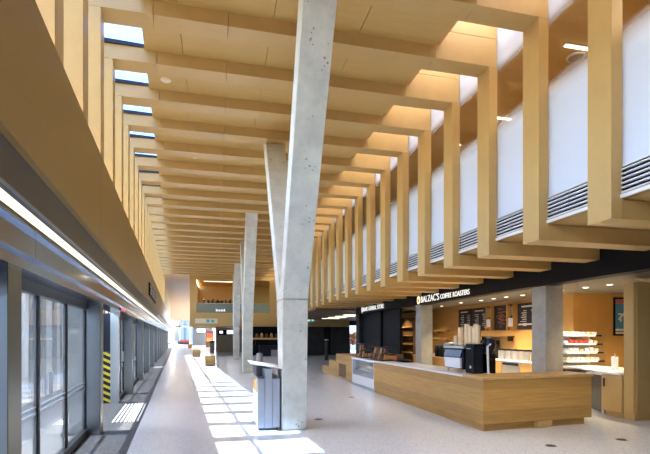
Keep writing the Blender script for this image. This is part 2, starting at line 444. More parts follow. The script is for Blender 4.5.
# soffit over the shops, upper room
struct(MB().box(XG-.02, 9.2, -5, YEND, 3.57, 3.66), 'ceiling_soffit', 'timber')
struct(MB().box(9.0, 9.2, -5, YEND, 3.66, 8.3), 'wall_upper_room', 'ceilwood')
struct(MB().box(XG+.08, 9.0, -5, YEND, 7.0, 7.2), 'ceiling_upper_room', 'ceilwood')
struct(MB().box(XG+.25, XG+.33, -5, YEND, 7.2, 8.24), 'wall_light_well', 'white')
struct(MB().box(XG+.02, 9.2, YEND-.1, YEND+.1, 3.66, 8.3), 'wall_upper_end', 'ceilwood')
for i in range(3):
    y = 4.5+i*2.78
    t = thing('linear_lamp', f'warm tube lamp on upper room ceiling, {ORD[i]} behind the right glazing', 'lamp', (6.1, y, 7.0), 0, 'tube lamps of the upper room')
    MB().box(-.03, .83, -.045, .045, -.02, 0).build('housing', 'louvre', t)
    MB().box(0, .8, -.03, .03, -.035, -.02).build('diffuser', 'lamp', t)
    t = thing('ceiling_speaker', f'round white grille on upper room ceiling, beside the {ORD[i]} tube lamp', 'speaker', (6.56, y+.28, 7.0), 0, 'round ceiling grilles of the upper room')
    MB().cyl(0, 0, -.03, 0, .16).build('rim', 'louvre', t)
    MB().cyl(0, 0, -.035, -.03, .13).build('grille', 'binmetal', t)

# ------------------------------------------------------------------ small things on the main ceiling
for i, (x, y, lab) in enumerate([(-.51, 8.55, 'small round smoke detector on ceiling near the left skylights, closest one'), (-1.06, 10.36, 'round white disc on ceiling by left skylights, behind the closest detector'),
                            (3.08, 8.6, 'small round disc on ceiling right of the near concrete column'), (-.66, 14.6, 'faint round disc on ceiling, farthest of those by the left skylights')]):
    t = thing('smoke_detector', lab, 'smoke detector', (x, y, ZS), 0, 'round discs on the ceiling')
    r = .06 if i in (0, 2) else .11
    MB().cyl(0, 0, -.012, 0, r).build('base_ring', 'kraft', t)
    MB().cyl(0, 0, -.03, -.012, r*.75, r*.55).build('cap', 'postercream', t)

# ------------------------------------------------------------------ left platform wall
YL0, YL1 = -4.8, 78.0
fb = MB(); n = 0
y = YL0
while y < YL1:
    y2 = min(y+4.15, YL1)
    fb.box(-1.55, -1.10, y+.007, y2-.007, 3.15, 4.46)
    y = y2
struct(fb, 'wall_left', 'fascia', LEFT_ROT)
struct(MB().box(-1.62, -1.16, YL0, YL1, 2.84, 3.15), 'trim_2', 'bronze', LEFT_ROT)
hb = MB(); y = YL0
while y < YL1:
    y2 = min(y+2.42, YL1); hb.box(-1.62, -1.24, y+.004, y2-.004, 2.45, 2.66); y = y2
struct(hb, 'trim_3', 'header', LEFT_ROT)
struct(MB().box(-1.70, -1.20, YL0, YL1, 2.66, 2.84), 'trim_4', 'header', LEFT_ROT)
struct(MB().box(-1.62, -1.29, YL0, YL1, 2.34, 2.45), 'trim_5', 'header', LEFT_ROT)
lt = thing('strip_light', 'long warm strip light running along the platform door header', 'strip light', LW(-1.2, YL0), LEFT_ROT)
MB().box(.0, .018, 0, YL1-YL0, 2.665, 2.70).build('channel', 'gold', lt)
MB().box(.0, .012, 0, YL1-YL0, 2.701, 2.79).build('diffuser', 'strip', lt)
# end of the wall beyond the frames
struct(MB().box(-1.5, -1.14, (YEND+2)/LC, YL1, 4.46, 7.3), 'wall_left_far', 'timber', LEFT_ROT)
# clerestory glazing behind the left posts
for k in range(NF):
    ya, yb = Y0+k*PITCH+.40, Y0+(k+1)*PITCH
    wn += 1
    w = struct_empty(f'window_{wn}', (xl(ya, -1.52), ya+SKEW*xl(ya, -1.52), 0), LEFT_ROT)
    L_ = yb-ya
    MB().box(0, .02, -.4, L_, 4.46, 7.0).build('glass_pane', 'clear', w)
    MB().box(-.02, .05, -.4, L_, 7.02, 7.10).build('eave_rail', 'timber', w)
    wn2 = MB().box(-.06, .92, -.40, L_, 7.24, 7.26)
    wn2.build('skylight_glass', 'solar', w)
    MB().box(.08, .92, L_-.07, L_-.01, 7.17, 7.235).build('skylight_bar', 'dark', w)

# platform screen doors
starts = [-5.1, -.35, 4.40, 9.14, 15.2, 19.8, 23.9]
while starts[-1] < YL1-6: starts.append(starts[-1]+4.5)
for dn in range(len(starts)-1):
    yd = starts[dn]; P = starts[dn+1]-yd
    d = struct_empty(f'door_{dn+1}', LW(-1.32, yd), LEFT_ROT)
    # pilaster: hall face narrow, near face deep
    MB().box(-.28, 0, 0, .27, 0, 2.34).build('pilaster', 'metal', d)
    MB().box(.0, .008, 0, .34, 0, 2.34).build('pilaster_edge', 'gold', d)  # thin sheet, the gold reflection on the hall face put into its colour
    hazard = dn == 3
    y_in = .36
    gy = -.25
    if hazard:          # deep doorway: striped end panel facing up the platform
        MB().box(-.70, -.30, .34, 4.2, -.06, -.001).build('threshold', 'granite', d)
        MB().box(-.66, -.63, .36, 4.2, .05, 2.34).build('glass_pane', 'doorglass', d)
        MB().box(-.66, -.36, 4.2, 4.24, 0, 1.33).build('hazard_panel', 'chevron', d)
        MB().box(-.66, -.36, 4.2, 4.24, 1.335, 2.34).build('gap_panel', 'navy', d)
        MB().box(-.36, -.16, 4.2, 4.5, 0, 2.34).build('metal_panel', 'metal', d)
        y_in = 4.5
    # sill and head rail of the glazed part
    MB().box(gy-.05, gy+.06, y_in, P, 0, .12).box(gy-.05, gy+.06, y_in, P, 2.22, 2.34).build('frame_rail', 'dark', d)
    span = P-y_in; npan = 3 if not hazard else 2
    for i in range(npan):
        a = y_in+span*i/npan; b = y_in+span*(i+1)/npan
        MB().box(gy-.006, gy+.006, a+.05, b-.05, .12, 2.22).build('glass_pane', 'doorglass', d)
        MB().box(gy-.03, gy+.03, b-.04, b+.03, .12, 2.22).build('mullion', 'dark', d)
        MB().box(gy-.012, gy+.012, a+.05, b-.05, .84, .87).box(gy-.012, gy+.012, a+.05, b-.05, .92, .935).build('push_rail', 'metal', d)
        if i == 1:
            MB().box(gy+.01, gy+.05, a+.5, a+.54, 1.0, 1.3).build('pull_handle', 'steel', d)
t = thing('indicator_light', 'small red indicator light on the platform door header', 'indicator light', LW(-1.289, 11.9, 2.36), LEFT_ROT)
MB().box(0, .02, 0, .9, 0, .05).build('housing', 'dark', t)
MB().box(.02, .03, .1, .8, .008, .045).build('lens', emit('red lamp', (1, .03, .05), 1.2), t)
# ribbed tactile plates in front of two doors
for i, (y0_, y1_, lab) in enumerate([(10.3, 13.0, 'ribbed metal floor plate in dark strip before the hazard striped gap'), (27.2, 28.6, 'ribbed metal floor plate in dark strip, far along the platform doors')]):
    t = thing('tactile_plate', lab, 'floor plate', LW(-1.03, y0_), LEFT_ROT, 'ribbed plates in the dark platform strip')
    MB().box(-.27, .27, 0, y1_-y0_, 0, .004).build('base_plate', 'granite', t)
    r = MB()
    for j in range(7): r.box(-.25+j*.078, -.25+j*.078+.035, .03, y1_-y0_-.03, .004, .01)
    r.build('ribs', 'louvre', t)
# signboard on the fascia
t = thing('wall_sign', 'small black sign with white lettering high on wooden platform fascia', 'sign', LW(-1.098, 19.6), LEFT_ROT)
MB().box(0, .05, 0, 5.2, 3.35, 3.85).build('board', 'black', t)
s = MB()
for z in (3.47, 3.6, 3.72):
    for j in range(14):
        if (j*7+int(z*100)) % 5: s.box(.05, .056, .35+j*.32, .35+j*.32+.22, z, z+.05)
s.build('lettering', 'chalk', t)

# outside the platform doors
struct(MB().box(-2.02, -1.64, YL0-3, YL1, 3.05, 3.15), 'trim_canopy', 'outside', LEFT_ROT)
ow = MB(); nv = MB()
j = 0; y = -20.0
struct(MB().box(-6.4, -6.2, -20, 90, -1.2, 4.2), 'wall_trackside', 'white', LEFT_ROT)
while y < 85:
    wd = [1.1, .8, 1.5, .6][j % 4]
    if j % 2: nv.box(-6.2, -6.12, y, y+wd, -1.2, 4.2)
    y += wd; j += 1
struct(nv, 'trim_trackside', 'navy', LEFT_ROT)

# ------------------------------------------------------------------ V columns
def v_column(y, label):
    t = thing('concrete_column', label, 'column', (1.39, y, 0), 0, 'forked concrete columns')
    w0, w1 = .225, .25
    s = MB()
    s.hexa([(-w0, -.22, 0), (w0, -.22, 0), (w0, .24, 0), (-w0, .24, 0)], [(-w0-.01, -.34, 2.42), (w0+.01, -.34, 2.42), (w0+.01, .52, 2.42), (-w0-.01, .52, 2.42)])
    s.build('shaft', 'concrete', t, .012)
    a = MB().hexa([(-w0-.01, -.34, 2.43), (w0+.01, -.34, 2.43), (w0+.01, .14, 2.43), (-w0-.01, .14, 2.43)], [(-w1+.04, -2.62, ZS+.06), (w1+.04, -2.62, ZS+.06), (w1+.04, -2.12, ZS+.06), (-w1+.04, -2.12, ZS+.06)])
    a.build('near_leg', 'concrete', t, .012)
    b = MB().hexa([(-w0-.01, .02, 2.43), (w0+.01, .02, 2.43), (w0+.01, .52, 2.43), (-w0-.01, .52, 2.43)], [(-w1+.12, 3.95, ZS+.06), (w1+.12, 3.95, ZS+.06), (w1+.12, 4.55, ZS+.06), (-w1+.12, 4.55, ZS+.06)])
    b.build('far_leg', 'concrete', t, .012)
    return t
v_column(8.85, 'large forked concrete column nearest the camera, standing behind the recycling station')
v_column(22.75, 'forked concrete column in the middle of the row, beside stainless bin')
v_column(36.6, 'farthest forked concrete column, just left of the middle one')

# ------------------------------------------------------------------ recycling station
t = thing('recycling_station', 'grey metal recycling station with tilted white lid beside near column', 'recycling bin', (.72, 8.72, 0))
MB().box(.02, .38, .03, 1.15, 0, .05).build('plinth', 'bindark', t)
MB().box(0, .13, 0, 1.2, .05, .96).build('body', 'binmetal', t, .008)
MB().box(.27, .41, 0, 1.2, .05, .96).build('body', 'binmetal', t, .008)
MB().box(.135, .265, -.02, 1.2, .05, 1.14).build('post', 'binmetal', t, .006)
MB().box(.01, .125, .02, 1.18, .96, .975).box(.275, .40, .02, 1.18, .96, .975).build('bin_rim', 'bindark', t)
MB().box(.012, .13, .5, 1.16, .975, 1.17).build('back_box', 'bindark', t)
MB().hexa([(-.13, -.12, 1.235), (.44, -.12, 1.145), (.44, 1.1, 1.145), (-.13, 1.1, 1.235)], [(-.13, -.12, 1.26), (.44, -.12, 1.17), (.44, 1.1, 1.17), (-.13, 1.1, 1.26)]).build('tilted_lid', 'white', t, .005)
tag(MB().box(-.012, 0, .12, 1.05, .70, .90).build('side_panel', 'orange', t), 'orange wooden panel')
tag(MB().box(-.008, 0, .05, 1.1, .10, .68).build('side_panel', 'white', t), 'white panel')

# ------------------------------------------------------------------ dark fascia band and shop signs
struct(MB().box(XBAND, XBAND+.35, -5, 25.4, 2.97, 3.57), 'trim_6', 'black')
struct(MB().box(XBAND+.35, 13.2, -5, 26.5, 2.98, 3.05), 'ceiling_shop', 'bulkhead')
t = thing('shop_sign', 'white BALZAC\'S COFFEE ROASTERS lettering with cream emblem on black band', 'shop sign', (XBAND-.004, 16.95, 2.965))
e = MB()
n_ = 28
e.prism_x([(.13*math.cos(2*math.pi*i/n_), .17+.155*math.sin(2*math.pi*i/n_)) for i in range(n_)], -.014, 0)
em = e.build('emblem', 'cream', t)
e2 = MB().prism_x([(.05, .08), (-.05, .08), (-.07, .2), (0, .25), (.07, .2)], -.02, -.014)
e2.build('emblem_mark', 'goldbit', em)
text("BALZAC'S", 'lettering', 'signface', .34, t, .008, (-.012, -.24, .06), FACE_HALL, width=1.5)
text("COFFEE", 'lettering', 'signface', .235, t, .008, (-.012, -1.85, .08), FACE_HALL, width=.78)
text("ROASTERS", 'lettering', 'signface', .235, t, .008, (-.012, -2.74, .08), FACE_HALL, width=1.05)
t = thing('shop_sign', 'white DRAKE GENERAL STORE lettering on black shopfront band', 'shop sign', (XBAND-.004, 24.2, 3.06))
text("DRAKE", 'lettering', 'signface', .30, t, .008, (-.012, -.05, 0), FACE_HALL, width=.90)
text("GENERAL", 'lettering', 'signface', .30, t, .008, (-.012, -1.08, 0), FACE_HALL, width=1.22)
text("STORE", 'lettering', 'signface', .30, t, .008, (-.012, -2.43, 0), FACE_HALL, width=.92)
MB().prism_x([(.02, -.1), (.14, .02), (.14, .22), (-.0, .22), (-.0, .02)], -.014, 0).build('speech_mark', 'signface', t)

# downlights
for i, (x, y) in enumerate([(8.73, 15.75), (8.8, 14.5), (8.8, 13.75), (8.82, 13.1), (8.9, 12.4), (9.0, 10.9), (9.05, 10.1), (9.1, 9.4)]):
    t = thing('downlight', f'small round downlight in shop ceiling, {ORD[7-i]} counted from the right wall', 'downlight', (x, y, 2.98), 0, 'downlights of the coffee shop ceiling')
    MB().cyl(0, 0, -.012, 0, .075).build('trim_ring', 'louvre', t)
    MB().cyl(0, 0, -.016, -.012, .055).build('lens', 'lamp', t)
for x, y, lab in [(8.4, 21.2, 'small round downlight inside the black general store, above its display shelves'), (8.9, 19.4, 'small round downlight between the general store shelves and the coffee bar'),
                  (8.9, 17.6, 'small round downlight just behind the far concrete pillar'), (10.9, 10.0, 'small round downlight in the alcove ceiling before the aeroplane poster')]:  # fixtures added to go with the extra spots for store, bar and alcove
    t = thing('downlight', lab, 'downlight', (x, y, 2.98), 0, 'downlights of the coffee shop ceiling')
    MB().cyl(0, 0, -.012, 0, .075).build('trim_ring', 'louvre', t)
    MB().cyl(0, 0, -.016, -.012, .055).build('lens', 'lamp', t)
for i, (x, y) in enumerate([(5.85, 6.1), (5.85, 11.7)]):
    t = thing('downlight', ['small lit downlight in wooden soffit beside the nearest right post', 'small lit downlight in wooden soffit above the counter'][i], 'downlight', (x, y, 3.57))
    MB().cyl(0, 0, -.012, 0, .07).build('trim_ring', 'louvre', t)
    MB().cyl(0, 0, -.016, -.012, .05).build('lens', 'lamp', t)

# ------------------------------------------------------------------ coffee shop walls and pillars
struct(MB().box(9.9, 10.1, 11.5, 26.5, 0, 2.98), 'wall_menu', 'orange')
struct(MB().box(10.1, 13.2, 11.5, 11.7, 0, 2.98), 'wall_alcove', 'orange')
struct(MB().box(8.38, 13.2, 8.02, 8.28, 0, 2.87).box(8.36, 8.38, 8.03, 8.27, 0.12, 1.5).box(8.36, 8.38, 8.03, 8.27, 1.508, 2.87), 'wall_shop_end', 'timber')
struct(MB().box(8.42, 13.2, 8.0, 8.02, 0.12, .86).box(8.42, 13.2, 8.0, 8.02, .868, 1.62).box(8.42, 13.2, 8.0, 8.02, 1.628, 2.3).box(8.42, 13.2, 8.0, 8.02, 2.308, 2.87), 'trim_7', 'timber')
struct(MB().box(13.0, 13.2, -5, 11.6, 0, 3.5), 'wall_right', 'timber')
for y, lab in [(9.79, 'square concrete pillar standing behind the oak counter\'s near end'), (16.87, 'square concrete pillar beside the black general store front')]:
    t = thing('concrete_pillar', lab, 'pillar', (7.66, y, 0))
    MB().box(0, .48, 0, .52, 0, 2.96).build('shaft', 'concrete2', t, .01)

# ------------------------------------------------------------------ oak counter
t = thing('coffee_counter', 'long oak service counter with white top and oak near end', 'counter', (4.72, 7.71, 0))
MB().prism([(.0, 0), (2.53, .22), (2.53, .90), (.78, .75), (.78, 6.14), (0, 6.14)], .135, .945).build('body', 'oak', t, .004)
MB().prism([(.05, .06), (2.40, .27), (2.40, .84), (.72, .68), (.72, 6.14), (.05, 6.14)], 0, .135).build('kick', 'oak', t)
MB().prism([(-.02, .72), (.80, .76), (.80, 6.14), (-.02, 6.14)], .947, .985).build('worktop', 'quartz', t, .004)
MB().prism([(-.02, -.02), (2.56, .205), (2.56, .92), (.80, .755), (-.02, .715)], .947, 1.0).build('end_top', 'oaktop', t, .004)
MB().box(1.15, 1.55, .125, .135, .01, .13).build('kick_panel', 'oaktop', t)
# display case
t = thing('display_case', 'white refrigerated display case with glass front beside oak counter', 'display case', (4.72, 13.87, 0))
MB().box(.03, .80, 0, 2.42, 0, .10).build('kick', 'binmetal', t)
MB().box(0, .82, 0, 2.42, .10, .40).box(.70, .82, 0, 2.42, .40, .93).box(0, .82, 0, .05, .40, .93).box(0, .82, 2.37, 2.42, .40, .93).build('cabinet', 'white', t, .004)
MB().box(.004, .014, .05, 2.37, .40, .93).build('front_glass', 'caseglass', t)
MB().box(.10, .70, .06, 2.36, .58, .60).build('shelf', 'steel', t)
MB().box(-.02, .84, 0, 2.44, .93, .985).build('top', 'quartz', t, .004)
for i in range(7):
    tag(MB().lathe(5.1, 14.15+i*.30, [(.05, .602), (.10, .605), (.11, .66), (.09, .70), (.03, .72)], 14).build('pastry', 'kraft', smooth=True),
        f'tan pastry in the white display case, {ORD[i]} from the oak counter', 'pastry', 'pastries in the display case')
# stepped bench
t = thing('stepped_bench', 'three-tier stepped oak bench beyond the white display case', 'bench', (4.92, 16.55, 0))
for y0_, y1_, z_ in [(0, 2.85, 1.0), (2.86, 4.15, .68), (4.16, 5.5, .37)]:
    MB().box(0, 1.6, y0_, y1_, .06, z_).build('tier', 'oak', t, .004)
MB().box(.05, 1.55, .05, 5.45, 0, .06).build('kick', 'oaktop', t)
MB().box(-.012, 0, 1.3, 2.35, .10, .62).build('niche_door', 'walnut', t)  # thin dark brown sheet on the bench front

# snack racks on the counter end
def snack_rack(x, y, w, d, h, label):
    t = thing('snack_rack', label, 'rack', (x, y, .986), 0, 'snack racks on the counter')
    f = MB()
    for px_ in (0, d):
        for py_ in (0, w): f.tube((px_, py_, 0), (px_, py_, h), .012)
    for z in (.02, h*.5, h):
        f.tube((0, 0, z), (0, w, z), .01); f.tube((d, 0, z), (d, w, z), .01); f.tube((0, 0, z), (d, 0, z), .01); f.tube((0, w, z), (d, w, z), .01)
    f.build('wire_frame', 'dark', t)
    MB().box(0, d, 0, w, .02, .035).box(0, d, 0, w, h*.5-.01, h*.5+.005).build('shelf', 'walnut', t)
    return t
bagn = 0
for (x, y, w, d, h, lab) in [(4.86, 13.46, 1.08, .42, .42, 'wire snack rack nearer the coffee machine, on white worktop'), (4.86, 15.62, .62, .42, .5, 'taller wire snack rack at the far end of display case')]:
    z_ = snack_rack(x, y, w, d, h, lab)
    for r_ in range(2):
        nb = 6 if w > .8 else 4
        for c_ in range(nb):
            yy = y+.09+c_*(w-.18)/(nb-1)
            b = MB(); zz = .986+(.036 if r_ == 0 else h*.5+.006)
            b.hexa([(x+.06, yy-.05, zz), (x+.2, yy-.05, zz), (x+.2, yy+.05, zz), (x+.06, yy+.05, zz)], [(x+.11, yy-.055, zz+h*.4), (x+.14, yy-.055, zz+h*.4), (x+.14, yy+.055, zz+h*.4), (x+.11, yy+.055, zz+h*.4)])
            tag(b.build('snack_bag', 'snack' if (c_+r_) % 3 else 'goldbit', bevel=.01),
                f'{"dark red" if (c_+r_) % 3 else "gold"} snack bag, {ORD[c_]} along {"lower" if r_ == 0 else "upper"} shelf of the {"taller far" if h > .45 else "nearer"} wire rack', 'snack bag', 'snack bags in the wire racks')
tag(MB().blob((5.28, 12.80, 1.042), .3, 3, .05, (.7, 1.0, .17)).build('cloth_bag', 'black', smooth=True), 'black soft bag lying on white counter beside the snack rack', 'bag')
t = thing('card_reader', 'small dark red box standing on counter beside the wire rack', 'box', (5.2, 13.14, .986))
MB().box(0, .2, 0, .22, 0, .2).build('case', 'walnut', t, .01); MB().box(-.004, 0, .03, .19, .06, .17).build('face', 'cardred', t)

# espresso machine
t = thing('espresso_machine', 'black and white espresso machine standing on the white counter', 'espresso machine', (5.02, 8.36, .986))
for yy in (.64, 1.36):
    for xx in (.05, .42): MB().cyl(xx, yy, 0, .06, .025).build('foot', 'steel', t)
MB().box(0, .48, .58, 1.42, .06, .50).build('body', 'black', t, .02)
MB().hexa([(-.03, .66, .08), (0, .66, .08), (0, 1.36, .08), (-.03, 1.36, .08)], [(-.05, .66, .30), (0, .66, .30), (0, 1.36, .30), (-.05, 1.36, .30)]).build('back_panel', 'louvre', t, .004)
MB().hexa([(-.05, .64, .32), (.0, .64, .32), (.0, 1.38, .32), (-.05, 1.38, .32)], [(-.01, .64, .47), (.0, .64, .47), (.0, 1.38, .47), (-.01, 1.38, .47)]).build('curved_cover', plain('blue grey reflection steel', (.09, .12, .19), .15, .9), t)
MB().box(-.02, .46, .56, 1.44, .50, .55).build('cup_tray', 'steel', t)
MB().tube((.0, .58, .60), (.0, 1.42, .60), .008).tube((.44, .58, .60), (.44, 1.42, .60), .008).tube((0, .58, .54), (0, .58, .60), .008).tube((0, 1.42, .54), (0, 1.42, .60), .008).build('cup_rail', 'steel', t)
for yy in (.8, 1.2): MB().tube((.48, yy, .22), (.68, yy, .20), .018).cyl(.5, yy, .2, .25, .04).build('portafilter', 'dark', t)
t = thing('coffee_brewer', 'tall glossy black brewer box beside the espresso machine', 'brewer', (5.04, 8.54, .986))
MB().box(0, .19, .0, .36, .0, .60).build('body', 'black', t, .012)
MB().box(-.012, 0, .02, .34, .03, .57).build('door', 'black', t, .004)
MB().box(.02, .17, -.012, 0, .03, .57).build('side_door', 'navy', t, .004)
MB().box(-.016, -.012, .13, .16, .10, .16).box(-.016, -.012, .11, .18, .12, .14).box(-.016, -.012, .14, .3, .5, .512).build('emblem', 'chalk', t)
t = thing('coffee_grinder', 'black coffee grinder with round hopper beside the white tap post', 'grinder', (5.42, 8.63, .986))
MB().box(-.09, .09, -.1, .12, 0, .40).build('body', 'black', t, .02)
MB().lathe(0, 0, [(.07, .40), (.10, .47), (.135, .58), (.12, .68), (.05, .72)], 20).build('hopper', 'navy', t, smooth=True)
MB().tube((-.05, -.1, .3), (-.05, -.2, .27), .02).build('chute', 'dark', t)
MB().cyl(0, 0, .72, .74, .06).build('lid', 'steel', t)
t = thing('tap_post', 'slim white tap post standing at counter\'s end of black brewer', 'tap', (5.30, 8.47, .986))
MB().cyl(0, 0, .0, .015, .07).build('foot_plate', 'white', t)
MB().tube((0, 0, .015), (0, .03, .55), .024).build('stem', 'white', t)
MB().tube((0, .03, .55), (-.02, -.10, .60), .018).build('spout', 'white', t)
# cup stacks on the machine
stacks = [(5.12, 9.45, .22, .05, 's'), (5.10, 9.20, .40, .06, ''), (5.16, 9.05, .47, .06, ''), (5.30, 8.93, .46, .06, ''), (5.12, 8.84, .42, .055, ''), (5.14, 8.71, .38, .055, ''), (5.13, 8.58, .43, .055, '')]
labs = ['shortest stack of kraft paper cups, leftmost on the espresso machine', 'stack of kraft paper cups, second from left on the espresso machine', 'tall stack of kraft paper cups, third from left on machine',
        'kraft paper cup stack, middle of the seven on the machine', 'kraft paper cup stack, third from the right on machine', 'kraft paper cup stack, second from the right, on black brewer',
        'kraft paper cup stack, rightmost, on black brewer']
for (x, y, h, r, _), lab in zip(stacks, labs):
    z0 = 1.537 if y > 8.91 else 1.588
    h += (1.537-z0)
    prof = []
    nn = int(h/.03)
    prof.append((r*.82, z0))
    for i in range(nn): prof += [(r*.97, z0+(i+1)*h/nn-.004), (r*1.08, z0+(i+1)*h/nn-.003), (r*1.08, z0+(i+1)*h/nn-.0005), (r*.95, z0+(i+1)*h/nn)]
    tag(MB().lathe(x, y, prof, 16).build('cup_stack', 'kraft'), lab, 'cup stack', 'paper cup stacks on the espresso machine')
t = thing('folded_cloth', 'blue grey folded cloth on the espresso machine', 'cloth', (5.15, 9.66, 1.537))
MB().box(-.12, .15, -.02, .12, 0, .06).build('fold', plain('blue grey cloth', (.35, .42, .5), .8), t, .02)

# ------------------------------------------------------------------ back counter and menu wall
t = thing('back_counter', 'wooden back counter with white top below the menu boards', 'counter', (9.27, 12.3, 0))
MB().box(.05, .58, .0, 8.0, .0, .10).build('kick', 'charcoal', t)
MB().box(.0, .58, .0, 8.0, .10, .915).build('carcass', 'orange', t)
MB().box(-.03, .62, -.03, 8.03, .915, .955).build('worktop', 'quartz', t, .004)
for i in range(7):
    y0_ = 1.7+i*.9
    dd = MB().box(-.02, 0, y0_+.01, y0_+.88, .12, .90).build('door', 'orange', t, .003)
    MB().box(-.045, -.02, y0_+.8, y0_+.82, .55, .78).build('handle', 'dark', dd)
t2 = MB().box(-.03, 0, .75, 1.66, .12, .90).build('dishwasher', 'steel', t, .004)
MB().box(-.035, -.03, .78, 1.63, .80, .88).build('control_strip', 'navy', t2)
for i in range(6):
    t = thing('canister', f'steel coffee canister with black lid, {ORD[i]} from the pillar on back counter', 'canister', (9.56, 12.75+i*.34, .956), 0, 'canisters on the back counter')
    MB().cyl(0, 0, 0, .30, .115).build('body', 'steel', t, smooth=False)
    MB().cyl(0, 0, .30, .36, .12, .10).build('lid', 'black', t)
for i in range(3):
    y = 15.0+i*.72
    t = thing('batch_brewer', f'dark filter coffee brewer on back counter, {ORD[i]} from the steel canisters', 'brewer', (9.62, y, .956), 0, 'filter brewers on the back counter')
    MB().box(-.22, .22, 0, .5, 0, .08).build('base', 'black', t, .01)
    MB().box(.05, .22, .02, .48, .08, .5).build('column', 'dark', t)
    MB().box(-.22, .22, 0, .5, .5, .64).build('head', 'black', t, .01)
    MB().cyl(-.08, .25, .08, .34, .12, .10).build('jug', 'steel', t)
# menu boards (hung on the wall) x = 9.9
def U(u, z=None):     # kept simple: measured span along the menu wall
    return u
boards = [('dark menu board with small white text, leftmost beside the cup stacks', 17.0, 18.0), ('dark menu board with white heading, second from left', 15.82, 16.95),
          ('dark poster board with glowing orange emblem between lit niches', 14.5, 15.38), ('dark menu board with white heading beside the concrete pillar', 12.95, 14.02)]
for i, (lab, y0_, y1_) in enumerate(boards):
    t = thing('menu_board', lab, 'menu board', (9.898, y0_, 1.96), 0, 'menu boards on the back wall')
    w = y1_-y0_
    MB().box(-.03, 0, 0, w, 0, .88).build('panel', 'menu', t, .004)
    s = MB()
    if i != 2:
        s.box(-.034, -.03, w*.25, w*.8, .74, .79)
        rr = random.Random(i)
        for col in range(2):
            for r_ in range(8):
                a = .08+col*w*.48; s.box(-.034, -.03, a, a+rr.uniform(.12, .3)*w, .12+r_*.07, .145+r_*.07)
        if i == 3: s.box(-.034, -.03, .06, w-.06, .15, .2)
        s.build('menu_text', 'chalk', t)
    else:
        for q in range(26):
            a = q*2.4; rad = .05+.011*q
            cy, cz = w*.5+rad*math.cos(a)*.9, .46+rad*math.sin(a)*1.1
            s.hexa([(-.034, cy-.05, cz-.03), (-.03, cy-.05, cz-.03), (-.03, cy+.05, cz+.012), (-.034, cy+.05, cz+.012)],
                   [(-.034, cy-.05, cz-.014), (-.03, cy-.05, cz-.014), (-.03, cy+.05, cz+.028), (-.034, cy+.05, cz+.028)])
        s.build('emblem', 'ember', t)
for i, (y0_, y1_) in enumerate([(15.42, 15.78), (14.08, 14.46)]):
    lab = ['narrow wooden niche shelf between menu board and orange emblem poster', 'narrow wooden niche shelf right of the orange emblem poster'][i]
    t = thing('wall_niche', lab, 'shelf', (9.898, y0_, 1.96), 0, 'niche shelves between menu boards')
    w = y1_-y0_
    MB().box(-.16, 0, 0, .02, 0, .9).build('side_panel', 'orange', t)
    MB().box(-.16, 0, w-.02, w, 0, .9).build('side_panel', 'orange', t)
    MB().box(-.16, 0, .02, w-.02, .10, .125).box(-.16, 0, .02, w-.02, .5, .525).build('shelf', 'orange', t)
    MB().box(-.01, 0, .02, w-.02, .12, .9).build('back', 'walnut', t)
    for j in range(4):
        zz = 1.96+(.126 if j < 2 else .526)
        tag(MB().box(9.76, 9.84, y0_+.05+(j % 2)*.14, y0_+.16+(j % 2)*.14, zz, zz+.28).build('coffee_bag', 'louvre' if j < 2 else 'goldbit', bevel=.006),
            f'{"white" if j < 2 else "golden"} coffee bag, {"left" if j % 2 else "right"}, in niche {"left" if i == 0 else "right"} of the emblem poster', 'coffee bag', 'coffee bags in the niches')
# bulk shelf over brewers and wood shelves left
t = thing('wall_shelf', 'dark shelf on back wall behind the cup stacks', 'shelf', (9.898, 14.2, 1.72))
MB().box(-.28, 0, 0, 1.9, 0, .04).build('board', 'walnut', t); MB().box(-.2, 0, .1, .13, -.15, 0).box(-.2, 0, 1.7, 1.73, -.15, 0).build('bracket', 'dark', t)
for i, z in enumerate((1.62, 1.98)):
    t = thing('wall_shelf', ['lower lit oak shelf left of the cup stacks', 'upper lit oak shelf left of the cup stacks'][i], 'shelf', (9.898, 18.6, z), 0, 'oak shelves on the back wall')
    MB().box(-.3, 0, 0, 1.5, 0, .04).build('board', 'timber', t); MB().box(-.25, 0, .3, .33, -.08, 0).build('bracket', 'timber', t); MB().box(-.25, 0, 1.2, 1.23, -.08, 0).build('bracket', 'timber', t)
t = thing('serving_table', 'low orange wood side counter behind the far pillar', 'counter', (8.3, 15.9, 0))
MB().box(0, .6, 0, 3.2, .08, .90).build('carcass', 'orange', t); MB().box(.05, .55, .05, 3.15, 0, .08).build('kick', 'charcoal', t); MB().box(-.03, .63, -.03, 3.23, .90, .94).build('worktop', 'oaktop', t, .004)
for i in range(4):
    t = thing('coffee_grinder', f'small black grinder on orange side counter, {ORD[i]} from the espresso machine', 'grinder', (8.5, 16.1+i*.34, .941), 0, 'small black grinders on the side counter')
    MB().box(-.1, .1, -.1, .1, 0, .28).build('body', 'black', t, .02)
    MB().lathe(0, 0, [(.06, .28), (.11, .36), (.10, .44), (.03, .46)], 16).build('hopper', 'dark', t, smooth=True)
t = thing('table_lamp', 'small white domed lamp glowing above the black grinders', 'lamp', (8.78, 16.6, .941))
MB().cyl(0, 0, 0, .02, .08).build('base', 'steel', t); MB().tube((0, 0, .02), (0, 0, .45), .01).build('stem', 'steel', t)
MB().lathe(0, 0, [(.17, .43), (.15, .5), (.09, .55), (.02, .56)], 20).build('shade', 'coollamp', t, smooth=True)

